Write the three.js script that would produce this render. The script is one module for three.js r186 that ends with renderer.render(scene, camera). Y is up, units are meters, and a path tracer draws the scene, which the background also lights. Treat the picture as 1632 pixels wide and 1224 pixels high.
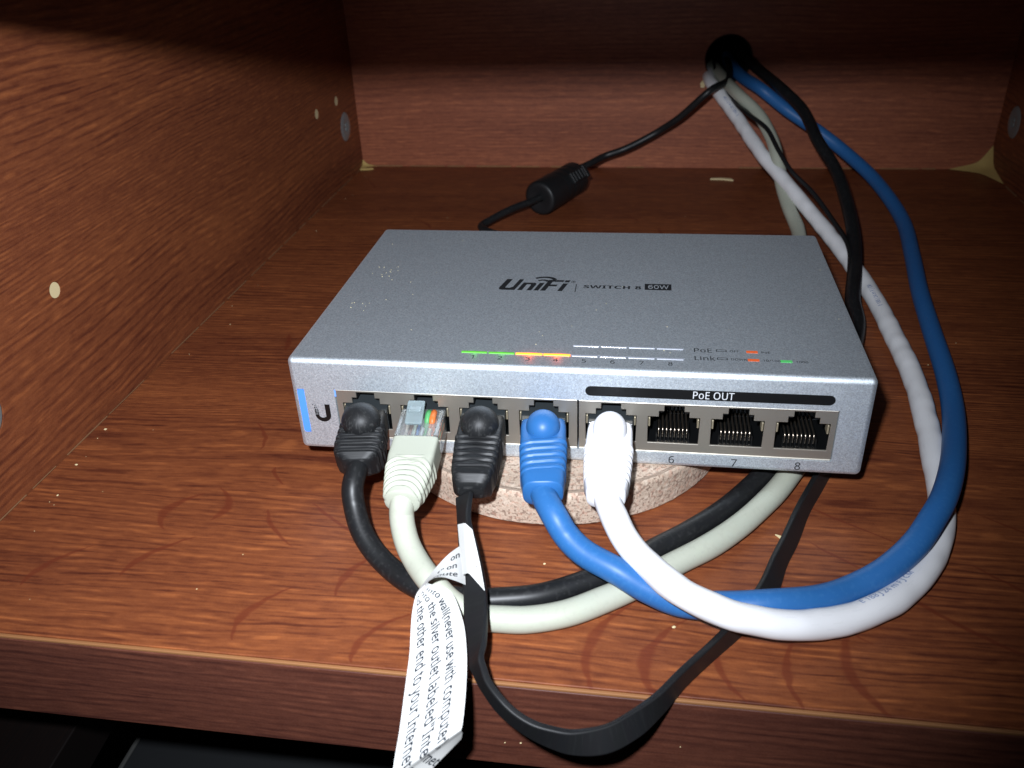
import * as THREE from 'three';
import { RoundedBoxGeometry } from 'three/addons/geometries/RoundedBoxGeometry.js';
import { mergeGeometries } from 'three/addons/utils/BufferGeometryUtils.js';
import { FontLoader } from 'three/addons/loaders/FontLoader.js';
import { Brush, Evaluator, SUBTRACTION } from 'three-bvh-csg';

// ------------------------------------------------------------------ camera, light, exposure
const scene = new THREE.Scene();
const camera = new THREE.PerspectiveCamera(47.848, 4 / 3, 0.005, 20);
camera.position.set(0.01881, 0.14493, 0.23602);
camera.rotation.set(-0.52718, 0.17336, -0.04435, 'YXZ');
camera.focus = 0.235; camera.userData.fStop = 28;
scene.background = new THREE.Color(0.004, 0.0042, 0.0048);      // a dark room
const renderer = new THREE.WebGLRenderer({ antialias: true });
renderer.toneMapping = THREE.LinearToneMapping;
renderer.toneMappingExposure = 1;
renderer.shadowMap.enabled = true;
const flash = new THREE.SpotLight(0xf0f6ff, 0.46, 0, 0.80, 1, 2);  // the camera's flash, left of and above the lens
flash.position.set(0.002, 0.171, 0.237);
flash.target.position.set(-0.050, 0.055, 0.047);
flash.castShadow = true; flash.shadow.radius = 0.2; flash.shadow.camera.near = 0.01; flash.shadow.camera.far = 3;
flash.shadow.mapSize.set(2048, 2048);
scene.add(flash, flash.target);

// ------------------------------------------------------------------ helpers (all shapes in millimetres)
const MM = 0.001, V = (x, y, z) => new THREE.Vector3(x, y, z);
let seed = 7;
const rnd = () => { seed = (seed + 0x6d2b79f5) | 0; let t = Math.imul(seed ^ (seed >>> 15), 1 | seed); t = (t + Math.imul(t ^ (t >>> 7), 61 | t)) ^ t; return ((t ^ (t >>> 14)) >>> 0) / 4294967296; };
function obj(name, geo, mat, parent, pos) {
  const g = Array.isArray(geo) ? mergeGeometries(geo.map((x) => { const y = x.index ? x.toNonIndexed() : x; for (const k of Object.keys(y.attributes)) if (!['position', 'normal', 'uv'].includes(k)) y.deleteAttribute(k); return y; })) : geo;
  g.scale(MM, MM, MM);
  const m = new THREE.Mesh(g, mat); m.name = name; m.castShadow = m.receiveShadow = true;
  if (pos) m.position.set(pos[0] * MM, pos[1] * MM, pos[2] * MM);
  (parent || scene).add(m); return m;
}
function group(name, parent, pos, turn = 0) {
  const g = new THREE.Group(); g.name = name; if (pos) g.position.set(pos[0] * MM, pos[1] * MM, pos[2] * MM); g.rotation.y = turn;
  (parent || scene).add(g); return g;
}
function tag(o, label, category, grp) { o.userData.label = label; o.userData.category = category; if (grp) o.userData.group = grp; return o; }
const box = (w, h, d, x = 0, y = 0, z = 0) => new THREE.BoxGeometry(w, h, d).translate(x, y, z);
const rbox = (w, h, d, r, x = 0, y = 0, z = 0, s = 3) => new RoundedBoxGeometry(w, h, d, s, r).translate(x, y, z);
const hash = (x, y, s) => { let h = Math.imul(x, 374761393) + Math.imul(y, 668265263) + Math.imul(s, 1442695041) | 0; h = Math.imul(h ^ (h >>> 13), 1274126177); return ((h ^ (h >>> 16)) >>> 0) / 4294967296; };
function vn(x, y, s) {
  const xi = Math.floor(x), yi = Math.floor(y), fx = x - xi, fy = y - yi, u = fx * fx * (3 - 2 * fx), v = fy * fy * (3 - 2 * fy);
  const a = hash(xi, yi, s), b = hash(xi + 1, yi, s), c = hash(xi, yi + 1, s), d = hash(xi + 1, yi + 1, s);
  return a + (b - a) * u + (c - a) * v + (a - b - c + d) * u * v;
}
const sm = (a, b, x) => { const t = Math.min(1, Math.max(0, (x - a) / (b - a))); return t * t * (3 - 2 * t); };

// ------------------------------------------------------------------ procedural textures
function dataTex(w, h, fill, srgb = true) {
  const d = new Uint8Array(w * h * 4);
  for (let j = 0; j < h; j++) for (let i = 0; i < w; i++) { const c = fill(i, j), k = (j * w + i) * 4; d[k] = c[0]; d[k + 1] = c[1]; d[k + 2] = c[2]; d[k + 3] = 255; }
  const t = new THREE.DataTexture(d, w, h); t.magFilter = THREE.LinearFilter; t.minFilter = THREE.LinearMipmapLinearFilter; t.generateMipmaps = true;
  t.wrapS = t.wrapT = THREE.RepeatWrapping; t.anisotropy = 8; if (srgb) t.colorSpace = THREE.SRGBColorSpace; t.needsUpdate = true; return t;
}
// printed wood-grain laminate: u runs along the grain, both in mm
function woodTex(w, h, mmW, mmH, s, { rays = [], light = [158, 92, 52], dark = [78, 36, 24], bias = 0, cath = 0, fine = 1 } = {}) {
  const row = new Float32Array(w * h);
  const t = dataTex(w, h, (i, j) => {
    const x = i / w * mmW, y0 = j / h * mmH;
    let y = y0 + 2.2 * (vn(x / 70, y0 / 25, s + 1) - .5) * 2 + 0.5 * (vn(x / 9, y0 / 2, s + 2) - .5);
    let big = vn(x / 150, y / 16, s + 3) * .6 + vn(x / 60, y / 7, s + 4) * .4;              // broad boards of tone
    if (cath) { const rr = Math.hypot((x - cath[0]) / 4.5, y0 - cath[1]); const wgt = sm(75, 20, rr) ; big += wgt * .26 * Math.sin(rr * .8 + 3 * vn(x / 40, y0 / 9, s + 9)); }
    const wob = y + 0.55 * (vn(x / 16, y / 3, s + 14) - .5) + .24 * (vn(x / 4.5, y / 1.2, s + 18) - .5);
    const g1 = vn(x / 34, wob / .7, s + 5), g2 = vn(x / 10, wob / .42, s + 6), g3 = vn(x / 4, y / .3, s + 7);
    const sp = 2.1 + .5 * vn(3, y / 40, s + 19), ph = wob / sp + 1.1 * vn(x / 120, y / 14, s + 15);
    const line = .5 + .5 * Math.cos(ph * 2 * Math.PI);                                            // growth lines about 2.3 mm apart
    const dens = sm(.25, .7, vn(x / 45, y / 8, s + 16));
    const pore = sm(.62, 1, line) * sm(.12, .62, vn(x / 9, y / 1.5, s + 8)) * (.45 + .55 * dens) + .4 * sm(.68, .9, vn(x / 5, y / .5, s + 10));
    let k = .56 + bias + (big - .5) * .36 + (g1 - .5) * .15 * fine + (g2 - .5) * .2 * fine + (g3 - .5) * .18 + (vn(x / 2, y / .7, s + 17) - .5) * .16;
    k -= pore * .36 * fine;
    const fleck = sm(.5, .05, line) * sm(.5, .85, vn(x / 6, y / 1.1, s + 11)) * .26; k += fleck;
    let ray = 0;
    for (const r of rays) {
      if (Math.abs(x - r[0]) > 40 || Math.abs(y0 - r[1]) > r[2] + 2) continue;
      const q = (y0 - r[1]) / r[2]; if (Math.abs(q) > 1) continue;
      const cx = r[0] + r[3] * q + r[4] * q * q, wd = r[5] * (1 - q * q * .8) * (.8 + .5 * vn(y0 / 3, r[0], s + 12));
      ray = Math.max(ray, sm(wd * 1.15, wd * .4, Math.abs(x - cx + .6 * (vn(x / 2, y0 / 1.5, s + 13) - .5))));
    }
    k = Math.min(1.15, Math.max(0, k));
    const n = (hash(i, j, s) - .5) * 9;
    const c = [0, 1, 2].map((q) => dark[q] + (light[q] - dark[q]) * k + n);
    if (ray) { const rc = [100, 43, 26]; for (let q = 0; q < 3; q++) c[q] += (rc[q] - c[q]) * ray * .6; }
    row[j * w + i] = k;
    return c.map((v) => Math.max(0, Math.min(255, v)));
  });
  const b = dataTex(w, h, (i, j) => { const v = 90 + 130 * row[j * w + i] * (.8 + .2 * hash(i >> 1, j >> 1, s + 40)); return [v, v, v]; }, false);
  return { map: t, bump: b };
}
const woodMat = (t, o = {}) => new THREE.MeshPhysicalMaterial({ map: t.map, bumpMap: t.bump, bumpScale: 0.00002, roughness: .5, metalness: 0, specularIntensity: .6, ...o });
const XL = -152.1, XR = 197.7, ZB = -258.4, ZF = 114.1, TH = 26;
const rays = [];
{ // medullary flecks crossing the printed grain; x along the grain, y = z - ZB
  const put = (x, z, half, lean, bend, wd) => rays.push([x - XL, z - ZB, half, lean, bend, wd]);
  put(10, 100, 13, -4, 5, 1.6); put(22, 103, 12, -3, 6, 1.5); put(37, 104, 9, 2, 4, 1.1); put(51, 104, 10, 0, 3, 1); put(64, 103, 12, 3, 5, 1.4); put(30, 84, 8, 7, 0, .9);
  put(58, 84, 10, 10, 2, .9); put(72, 70, 9, 13, 2, .9); put(92, 88, 11, 15, 3, 1.3); put(110, 76, 10, 14, 2, 1.2); put(120, 96, 12, 9, 3, 1.1); put(70, 52, 9, 14, 1, .8); put(118, 55, 10, 16, 2, 1);
  put(-108, 66, 8, -2, 5, 1.6); put(-92, 62, 7, 2, -4, 1.5); put(-84, 48, 4, 3, 1, 1); put(-76, 70, 7, 6, 2, .9); put(-60, 66, 7, 10, 1, .9); put(-104, 84, 8, -6, 3, 1.4); put(-50, 84, 9, -4, 3, 1.1); put(-128, 90, 8, -5, 3, 1.2); put(150, 70, 12, 12, 2, 1.2); put(-70, 100, 9, -4, 4, 1.2); put(-40, 104, 8, -5, 4, 1.1);
  for (let i = 0; i < 22; i++) put(-140 + rnd() * 320, -240 + rnd() * 270, 4 + rnd() * 6, (rnd() - .3) * 14, (rnd() - .5) * 6, .6 + rnd() * .6);
}
const shelfTex = woodTex(2048, 2048, XR - XL, ZF - ZB, 11, { rays });
const sideTex = woodTex(1536, 1536, ZF - ZB, 340, 33, { light: [150, 88, 52], dark: [82, 40, 28], bias: .04, cath: [395, 252], fine: .9 });
const backTex = woodTex(1024, 768, XR - XL, 300, 57, { light: [168, 100, 68], dark: [100, 52, 39], fine: .7 });
const bandTex = woodTex(1536, 256, XR - XL, 40, 71, { light: [112, 66, 50], dark: [66, 35, 29], fine: .9 });
const M = {
  shelf: woodMat(shelfTex), side: woodMat(sideTex), back: woodMat(backTex), band: woodMat(bandTex, { roughness: .5 }),
  raw: new THREE.MeshStandardMaterial({ color: 0xb99a6a, roughness: .95 }), seam: new THREE.MeshStandardMaterial({ color: 0x86603f, roughness: .9 }),
  pale: new THREE.MeshStandardMaterial({ color: 0xd8c79a, roughness: .9 }),
};
// uv in the plane of a board: [axis along grain, offset, length], [axis across, offset, length]
function planeUV(g, a, b) {
  const p = g.attributes.position, uv = new Float32Array(p.count * 2);
  for (let i = 0; i < p.count; i++) { uv[2 * i] = (p.getComponent(i, a[0]) - a[1]) / a[2]; uv[2 * i + 1] = (p.getComponent(i, b[0]) - b[1]) / b[2]; }
  g.setAttribute('uv', new THREE.BufferAttribute(uv, 2)); return g;
}
const csg = new Evaluator(); csg.useGroups = false;
function cut(base, tools) {
  let a = new Brush(base); a.updateMatrixWorld();
  for (const t of tools) { const b = new Brush(t); b.updateMatrixWorld(); a = csg.evaluate(a, b, SUBTRACTION); }
  return a.geometry;
}

// ------------------------------------------------------------------ the cabinet compartment
const floorMat = new THREE.MeshStandardMaterial({ color: 0x16130f, roughness: .9 });
const ground = obj('floor', box(4000, 20, 4000, 0, -420, 0), floorMat); ground.userData.kind = 'structure'; ground.userData.label = 'dark floor lost in shadow below the cabinet'; 
const cab = tag(group('cabinet'), 'reddish brown wood grain cabinet compartment that holds the silver switch', 'cabinet');
const SX = [0, XL, XR - XL], SZ = [2, ZB, ZF - ZB];
const shelf = obj('shelf', planeUV(rbox(XR - XL - .6, TH, ZF - ZB - 1, .25, (XL + XR) / 2, -TH / 2, (ZB + ZF) / 2 - .8), SX, SZ), M.shelf, cab);
obj('edge_band', planeUV(rbox(XR - XL - .6, TH - .9, 1, .3, (XL + XR) / 2, -TH / 2 - .4, ZF - .6), SX, [1, -TH, 40]), M.band, shelf);
obj('edge_glue_line', rbox(XR - XL - .7, .75, .8, .2, (XL + XR) / 2, -.42, ZF - .62), new THREE.MeshStandardMaterial({ color: 0x93643c, roughness: .7 }), shelf);
function sidePanel(x0, sgn, name, label) {
  const holes = []; const H = (y, z, r, d) => holes.push(new THREE.CylinderGeometry(r, r, d * 2, 24).rotateZ(Math.PI / 2).translate(x0, y, z));
  const spots = sgn < 0 ? [[46.4, 26.8, 2.5], [45, -196.1, 2.6], [44.8, -226.9, 2.6]] : [];
  const cams = sgn < 0 ? [[28.2, 68.3], [28.7, -236.3]] : [[29.8, -239], [28.2, 68.3]];
  for (const [y, z, r] of spots) H(y, z, r, .5);
  for (const [y, z] of cams) H(y, z, 8.1, .6);
  const g = cut(box(18, 230 + TH, ZF - ZB + 30, x0 + sgn * 9, (230 - TH) / 2, (ZF + ZB) / 2 - 6), holes);
  const p = obj(name, planeUV(g, [2, ZB, ZF - ZB], [1, -120, 340]), M.side, cab); p.userData.label = label;
  for (const [y, z, r] of spots) obj('dowel_hole', new THREE.CylinderGeometry(r - .15, r - .15, .8, 24).rotateZ(Math.PI / 2).translate(x0 + sgn * .55, y, z), M.pale, p);
  for (const [y, z] of cams) {
    const prof = [[0, .35], [2.6, .35], [2.9, .9], [5.6, .9], [6, .5], [7.2, .5], [7.7, .25], [7.9, -.1]].map(([r, h]) => new THREE.Vector2(r, h));
    const disc = new THREE.LatheGeometry(prof, 40).rotateZ(sgn < 0 ? -Math.PI / 2 : Math.PI / 2).translate(x0 + sgn * .45, y, z);
    const s = new THREE.Shape(); s.absarc(0, 0, 2.4, 0, 7); 
    obj('cam_lock', [disc, box(.5, 4, .9, x0 + sgn * .1, y, z), box(.5, .9, 4, x0 + sgn * .12, y, z)], M.zinc, p);
  }
  return p;
}
M.zinc = new THREE.MeshStandardMaterial({ color: 0x9aa6a8, metalness: .55, roughness: .5 });
const sl = sidePanel(XL, -1, 'side_panel', 'left side panel with pale dowel holes and round metal cam locks');
const sr = sidePanel(XR, 1, 'side_panel', 'right side panel, mostly out of the picture');
// back panel with the round cable hole
const hole = new THREE.CylinderGeometry(12.2, 12.2, 60, 48).rotateX(Math.PI / 2).translate(56.5, 58.5, ZB);
const back = obj('back_panel', planeUV(cut(box(XR - XL + 36, 460, 12, (XL + XR) / 2, 0, ZB - 6), [hole]), SX, [1, -60, 300]), M.back, cab);
obj('hole_rim', new THREE.TorusGeometry(12.25, .35, 8, 56).translate(56.5, 58.5, ZB - .1), new THREE.MeshStandardMaterial({ color: 0x3a2418, roughness: .9 }), back);
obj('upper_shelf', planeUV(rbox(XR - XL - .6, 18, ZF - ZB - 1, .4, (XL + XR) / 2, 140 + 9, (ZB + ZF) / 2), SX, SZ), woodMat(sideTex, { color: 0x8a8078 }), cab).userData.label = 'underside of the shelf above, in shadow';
// pale seams and chipped laminate where the boards meet
function scrap(pts, t = .35) { const s = new THREE.Shape(pts.map(([a, b]) => new THREE.Vector2(a, b))); return new THREE.ExtrudeGeometry(s, { depth: t, bevelEnabled: true, bevelThickness: .08, bevelSize: .08, bevelSegments: 1 }); }
{
  const seams = []; let z = ZB + 4;
  while (z < ZF - 4) { const l = 6 + rnd() * 22; if (rnd() > .25) seams.push(box(.16 + rnd() * .2, .1 + rnd() * .15, l, XL + .2, .06, z + l / 2)); z += l + 1 + rnd() * 5; }
  let x = XL + 6; while (x < XR - 14) { const l = 5 + rnd() * 18; if (rnd() > .3) seams.push(box(l, .35 + rnd() * .6, .4, x + l / 2, .3, ZB + .25)); x += l + 1 + rnd() * 7; }
  z = ZB + 30; while (z < ZF - 60) { const l = 6 + rnd() * 22; seams.push(box(.5, .4, l, XR - .3, .2, z + l / 2)); z += l + 2 + rnd() * 6; }
  obj('seam', seams, M.seam, cab).userData.kind = 'stuff';
}
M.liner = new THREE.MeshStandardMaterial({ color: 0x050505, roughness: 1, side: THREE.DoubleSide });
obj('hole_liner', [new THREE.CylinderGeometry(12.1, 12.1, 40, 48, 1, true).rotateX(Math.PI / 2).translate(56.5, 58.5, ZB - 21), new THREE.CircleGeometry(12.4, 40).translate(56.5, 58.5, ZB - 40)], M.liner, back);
// three-cornered pale patch of filler in the back right corner, small blob in the left one
function fillet(cx, cz, sx, a, b, h) { // concave three-cornered patch between shelf, side and back
  const N = 14, pos = [], idx = [];
  const A = V(cx + sx * a, .15, cz + .15), B = V(cx, .15, cz + b), Hh = V(cx, h, cz + .15), O = V(cx + sx * .2, .2, cz + .2);
  for (let i = 0; i <= N; i++) for (let j = 0; j <= N - i; j++) {
    const u = i / N, v = j / N, w = 1 - u - v;
    const p = V(0, 0, 0).addScaledVector(A, u).addScaledVector(B, v).addScaledVector(Hh, w);
    const c = 1 - (u * u + v * v + w * w); p.lerp(O, c * .78); p.x -= sx * 0; pos.push(p.x, p.y, p.z);
  }
  const id = (i, j) => i * (N + 1) - i * (i - 1) / 2 + j;
  for (let i = 0; i < N; i++) for (let j = 0; j < N - i; j++) { idx.push(id(i, j), id(i + 1, j), id(i, j + 1)); if (i + j < N - 1) idx.push(id(i + 1, j), id(i + 1, j + 1), id(i, j + 1)); }
  const g = new THREE.BufferGeometry(); g.setAttribute('position', new THREE.Float32BufferAttribute(pos, 3)); g.setIndex(idx); g.computeVertexNormals();
  g.setAttribute('uv', new THREE.Float32BufferAttribute(new Float32Array(pos.length / 3 * 2), 2)); return g;
}
M.filler = new THREE.MeshStandardMaterial({ color: 0xb59a5c, roughness: .85, side: THREE.DoubleSide });
obj('corner_filler', fillet(XR, ZB, -1, 20, 26, 13), M.filler, cab).userData.label = 'three cornered pale patch in the back right corner';
obj('corner_filler', [fillet(XL, ZB, 1, 9, 9, 4), scrap([[0, 0], [5, .6], [7, 2], [2.5, 2.6], [-.5, 1.4]], .8).rotateX(-Math.PI / 2).translate(XL + 1, .1, ZB + 9)], M.filler, cab).userData.label = 'small pale blob in the back left corner';
obj('chipped_edge', [scrap([[0, 0], [2.4, .4], [3, 2.2], [1.2, 3], [-.4, 1.6]], .4).translate(64, 47.4, ZB), scrap([[0, 0], [1.6, .3], [1.2, 2], [.1, 1.6]], .4).translate(72.4, 52.2, ZB), scrap([[0, 0], [1.8, 0], [2.4, 3], [1, 4.2], [-.4, 2]], .3).translate(43, 44, ZB)], M.pale, back);

// what shows below the shelf: a brown board and a black box in shadow
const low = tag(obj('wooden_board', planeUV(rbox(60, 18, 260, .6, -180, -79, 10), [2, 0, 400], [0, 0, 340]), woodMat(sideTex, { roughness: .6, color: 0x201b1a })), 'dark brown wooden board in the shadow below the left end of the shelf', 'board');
low.rotation.y = 0.06;
const bb = tag(group('black_box', null, [-151, -110, 60]), 'black plastic box standing in the dark under the shelf', 'box');
M.boxp = new THREE.MeshStandardMaterial({ color: 0x121416, roughness: .65 });
obj('lid', rbox(330, 6, 190, 2, 165, -3, -15), M.boxp, bb); obj('body', rbox(324, 220, 184, 2, 165, -116, -15), M.boxp, bb);
obj('lid_rim', rbox(1.6, 2, 188, .6, .6, -.4, -15), new THREE.MeshStandardMaterial({ color: 0x3a3a38, roughness: .6 }), bb);

// ------------------------------------------------------------------ round stone coaster
function stoneTex() {
  return dataTex(1024, 1024, (i, j) => {
    const x = i / 1024 * 100, y = j / 1024 * 100;
    const a = vn(x / 9, y / 9, 91), n = vn(x / .55, y / .55, 92), n2 = vn(x / .34, y / .34, 93), n3 = vn(x / 1.3, y / 1.3, 94);
    let c = [184 + (a - .5) * 20, 164 + (a - .5) * 20, 146 + (a - .5) * 20];
    const d = sm(.66, .8, n) * .75 + sm(.72, .85, n2) * .5, l = sm(.7, .9, n3) * .3, pk = sm(.62, .85, vn(x / .7, y / .7, 95)) * .28;
    const n4 = (hash(i, j, 96) - .5) * 26;
    c = c.map((v, q) => v + ([96, 74, 62][q] - v) * Math.min(1, d) * .62); c = c.map((v, q) => v + ([226, 214, 198][q] - v) * l); c = c.map((v, q) => v + ([178, 124, 104][q] - v) * pk);
    return c.map((v) => Math.max(0, Math.min(255, v + n4)));
  });
}
const stone = stoneTex();
const stoneBump = dataTex(512, 512, (i, j) => { const v = 120 + 110 * (vn(i / 4, j / 4, 97) - .5) + 60 * (hash(i, j, 98) - .5); return [v, v, v]; }, false);
{
  const pr = [[0, 10.6], [48.6, 10.6], [49.4, 10.3], [49.9, 9.6], [50.1, 8.6], [50.1, .8], [49.6, .05], [0, .05]].map(([r, y]) => new THREE.Vector2(r, y)).reverse();
  const g = new THREE.LatheGeometry(pr, 140); const p = g.attributes.position, n = g.attributes.normal, uv = new Float32Array(p.count * 2);
  for (let i = 0; i < p.count; i++) {
    const x = p.getX(i), y = p.getY(i), z = p.getZ(i), r = Math.hypot(x, z), a = Math.atan2(z, x);
    if (r > 45) { const k = 1 + (vn(a * 22 + 90, y * .9, 99) - .5) * .007; p.setX(i, x * k); p.setZ(i, z * k); }
    if (r > 49) { uv[2 * i] = (a * 50) / 100; uv[2 * i + 1] = y / 100; } else { uv[2 * i] = x / 100; uv[2 * i + 1] = z / 100; }
  }
  g.setAttribute('uv', new THREE.BufferAttribute(uv, 2)); g.computeVertexNormals();
  tag(obj('stone_coaster', g, new THREE.MeshStandardMaterial({ map: stone, bumpMap: stoneBump, bumpScale: .0003, roughness: .95 }), null, [-6.65, 0, 12.5]), 'round speckled beige stone coaster lying under the silver switch', 'coaster');
}

// ------------------------------------------------------------------ the network switch
const font = await new FontLoader().loadAsync('fonts/droid/droid_sans_regular.typeface.json');
const bold = await new FontLoader().loadAsync('fonts/droid/droid_sans_bold.typeface.json');
const SWY = 11, TURN = 0.00644, HH = 28.26, ZZ = 48.5;
const sw = tag(group('network_switch', null, [0, SWY, 0], TURN), 'silver metal eight port network switch resting on the stone coaster', 'network switch');
const sparkle = dataTex(1024, 1024, (i, j) => { const s = hash(i, j, 201), q = vn(i / 1.7, j / 1.7, 202), b = 234 + (q - .5) * 32 + (s - .5) * 32 + (s > .985 ? 24 : 0); return [b * .955, b * .99, b * 1.02].map((v) => Math.max(0, Math.min(255, v))); });
const sparkBump = dataTex(1024, 1024, (i, j) => { const v = 128 + (vn(i / 1.6, j / 1.6, 203) - .5) * 150 + (hash(i, j, 204) - .5) * 60; return [v, v, v]; }, false);
M.alu = new THREE.MeshStandardMaterial({ map: sparkle, bumpMap: sparkBump, bumpScale: .00003, metalness: 1, roughness: .62, color: 0xffffff });
M.nickel = new THREE.MeshStandardMaterial({ color: 0xada79c, metalness: .8, roughness: .44 });
M.black = new THREE.MeshStandardMaterial({ color: 0x08090a, roughness: .45 });
M.ink = new THREE.MeshStandardMaterial({ color: 0x1a1c1f, roughness: .6 });
const L0 = [-62.2, 66.3, 4.2, 19.2];
const PX = [-53.9, -38.1, -22.25, -6.4, 10.85, 26.7, 42.5, 58.3];
const ledX = (i) => -25.05 + i * 7.17;
{
  const tools = [box(L0[1] - L0[0], L0[3] - L0[2], 30, (L0[0] + L0[1]) / 2, (L0[2] + L0[3]) / 2, ZZ - 8), box(1.9, 13.6, 2, -71.5, 12.2, ZZ)];
  for (let i = 0; i < 8; i++) { tools.push(box(6.95, 2, 1.05, ledX(i), HH, 41.6)); if (i > 3) tools.push(box(6.95, 2, .85, ledX(i), HH, 36.2)); }
  const g = cut(rbox(148, HH, 2 * ZZ, 1.5, 0, HH / 2, 0, 5), tools);
  const p = g.attributes.position, n = g.attributes.normal, uv = new Float32Array(p.count * 2);
  for (let i = 0; i < p.count; i++) {
    const ax = Math.abs(n.getX(i)), ay = Math.abs(n.getY(i)), az = Math.abs(n.getZ(i)); const x = p.getX(i), y = p.getY(i), z = p.getZ(i);
    const u = ax > ay && ax > az ? z : x, v = ay >= az && ay >= ax ? z : y; uv[2 * i] = u / 150; uv[2 * i + 1] = v / 150;
  }
  g.setAttribute('uv', new THREE.BufferAttribute(uv, 2));
  obj('housing', g, M.alu, sw);
}
for (const [x, z] of [[-62, 36], [62, 36], [-62, -36], [62, -36]]) obj('rubber_foot', new THREE.CylinderGeometry(5, 5.4, 2.2, 24).translate(x, -1.1, z), M.black, sw);
// status lights
const led = (c, e) => new THREE.MeshStandardMaterial({ color: c, emissive: c, emissiveIntensity: e, roughness: .35 });
const offMat = new THREE.MeshPhysicalMaterial({ color: 0x9a9ea8, roughness: .25, clearcoat: 1, clearcoatRoughness: .1 });
for (let i = 0; i < 8; i++) {
  const lit = i < 2 ? led(new THREE.Color(.10, .42, .04), .3) : i < 4 ? led(new THREE.Color(1, .20, .012), 4) : offMat;
  const m = obj('port_light', rbox(6.9, 1.2, 1.0, .3, ledX(i), HH - .42, 41.6), lit, sw);
  if (i < 4) m.userData.label = i < 2 ? 'green lit port light' : 'bright orange lit port light';
  if (i > 3) obj('port_light', rbox(6.9, 1.2, .8, .3, ledX(i), HH - .42, 36.2), offMat, sw);
}
{ // blue status bar
  const s = new THREE.Shape(), r = .95; s.absarc(0, 5.8, r, 0, Math.PI); s.absarc(0, -5.8, r, Math.PI, 2 * Math.PI);
  obj('status_bar', new THREE.ExtrudeGeometry(s, { depth: 1, bevelEnabled: false, curveSegments: 12 }).translate(-71.5, 12.2, ZZ - .95), led(new THREE.Color(.06, .21, .80), .5), sw).userData.label = 'blue glowing vertical bar at the left end of the front';
}
for (const i of [0, 1, 2, 3]) { // the lit lights colour the metal round them
  const l = new THREE.PointLight(i < 2 ? 0x50ff30 : 0xff5a10, i < 2 ? 1.5e-6 : 9e-6, 0, 2); l.position.set(ledX(i) * MM, (HH + 1.1) * MM, 41.6 * MM); l.castShadow = true; l.shadow.radius = .03; l.shadow.camera.near = .0002; l.shadow.camera.far = .2; sw.add(l);
}
// printing: flat inked shapes a few hundredths of a millimetre proud
const ink = (shapes, d = .04) => new THREE.ExtrudeGeometry(shapes, { depth: d, bevelEnabled: false, curveSegments: 6 });
function text(str, size, f = font, sx = 1) { const g = ink(f.generateShapes(str, size)); g.scale(sx, 1, 1); g.computeBoundingBox(); return g; }
const onTop = (g, x, z) => g.rotateX(-Math.PI / 2).translate(x, HH, z);
const onFront = (g, x, y) => g.translate(x, y, ZZ);
const fitW = (g, w) => { g.computeBoundingBox(); const b = g.boundingBox; return g.translate(-b.min.x, 0, 0).scale(w / (b.max.x - b.min.x), 1, 1); };
const centred = (g) => { g.computeBoundingBox(); return g.translate(-(g.boundingBox.max.x + g.boundingBox.min.x) / 2, 0, 0); };
const poly = (pts) => new THREE.Shape(pts.map(([a, b]) => new THREE.Vector2(a, b)));
for (let i = 0; i < 8; i++) obj('port_number', onTop(centred(text(String(i + 1), 1.75)), ledX(i), 45.1), M.ink, sw);
for (let i = 5; i < 8; i++) obj('port_number', onFront(centred(text(String(i + 1), 2.25)), PX[i], 1.2), M.ink, sw);
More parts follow.
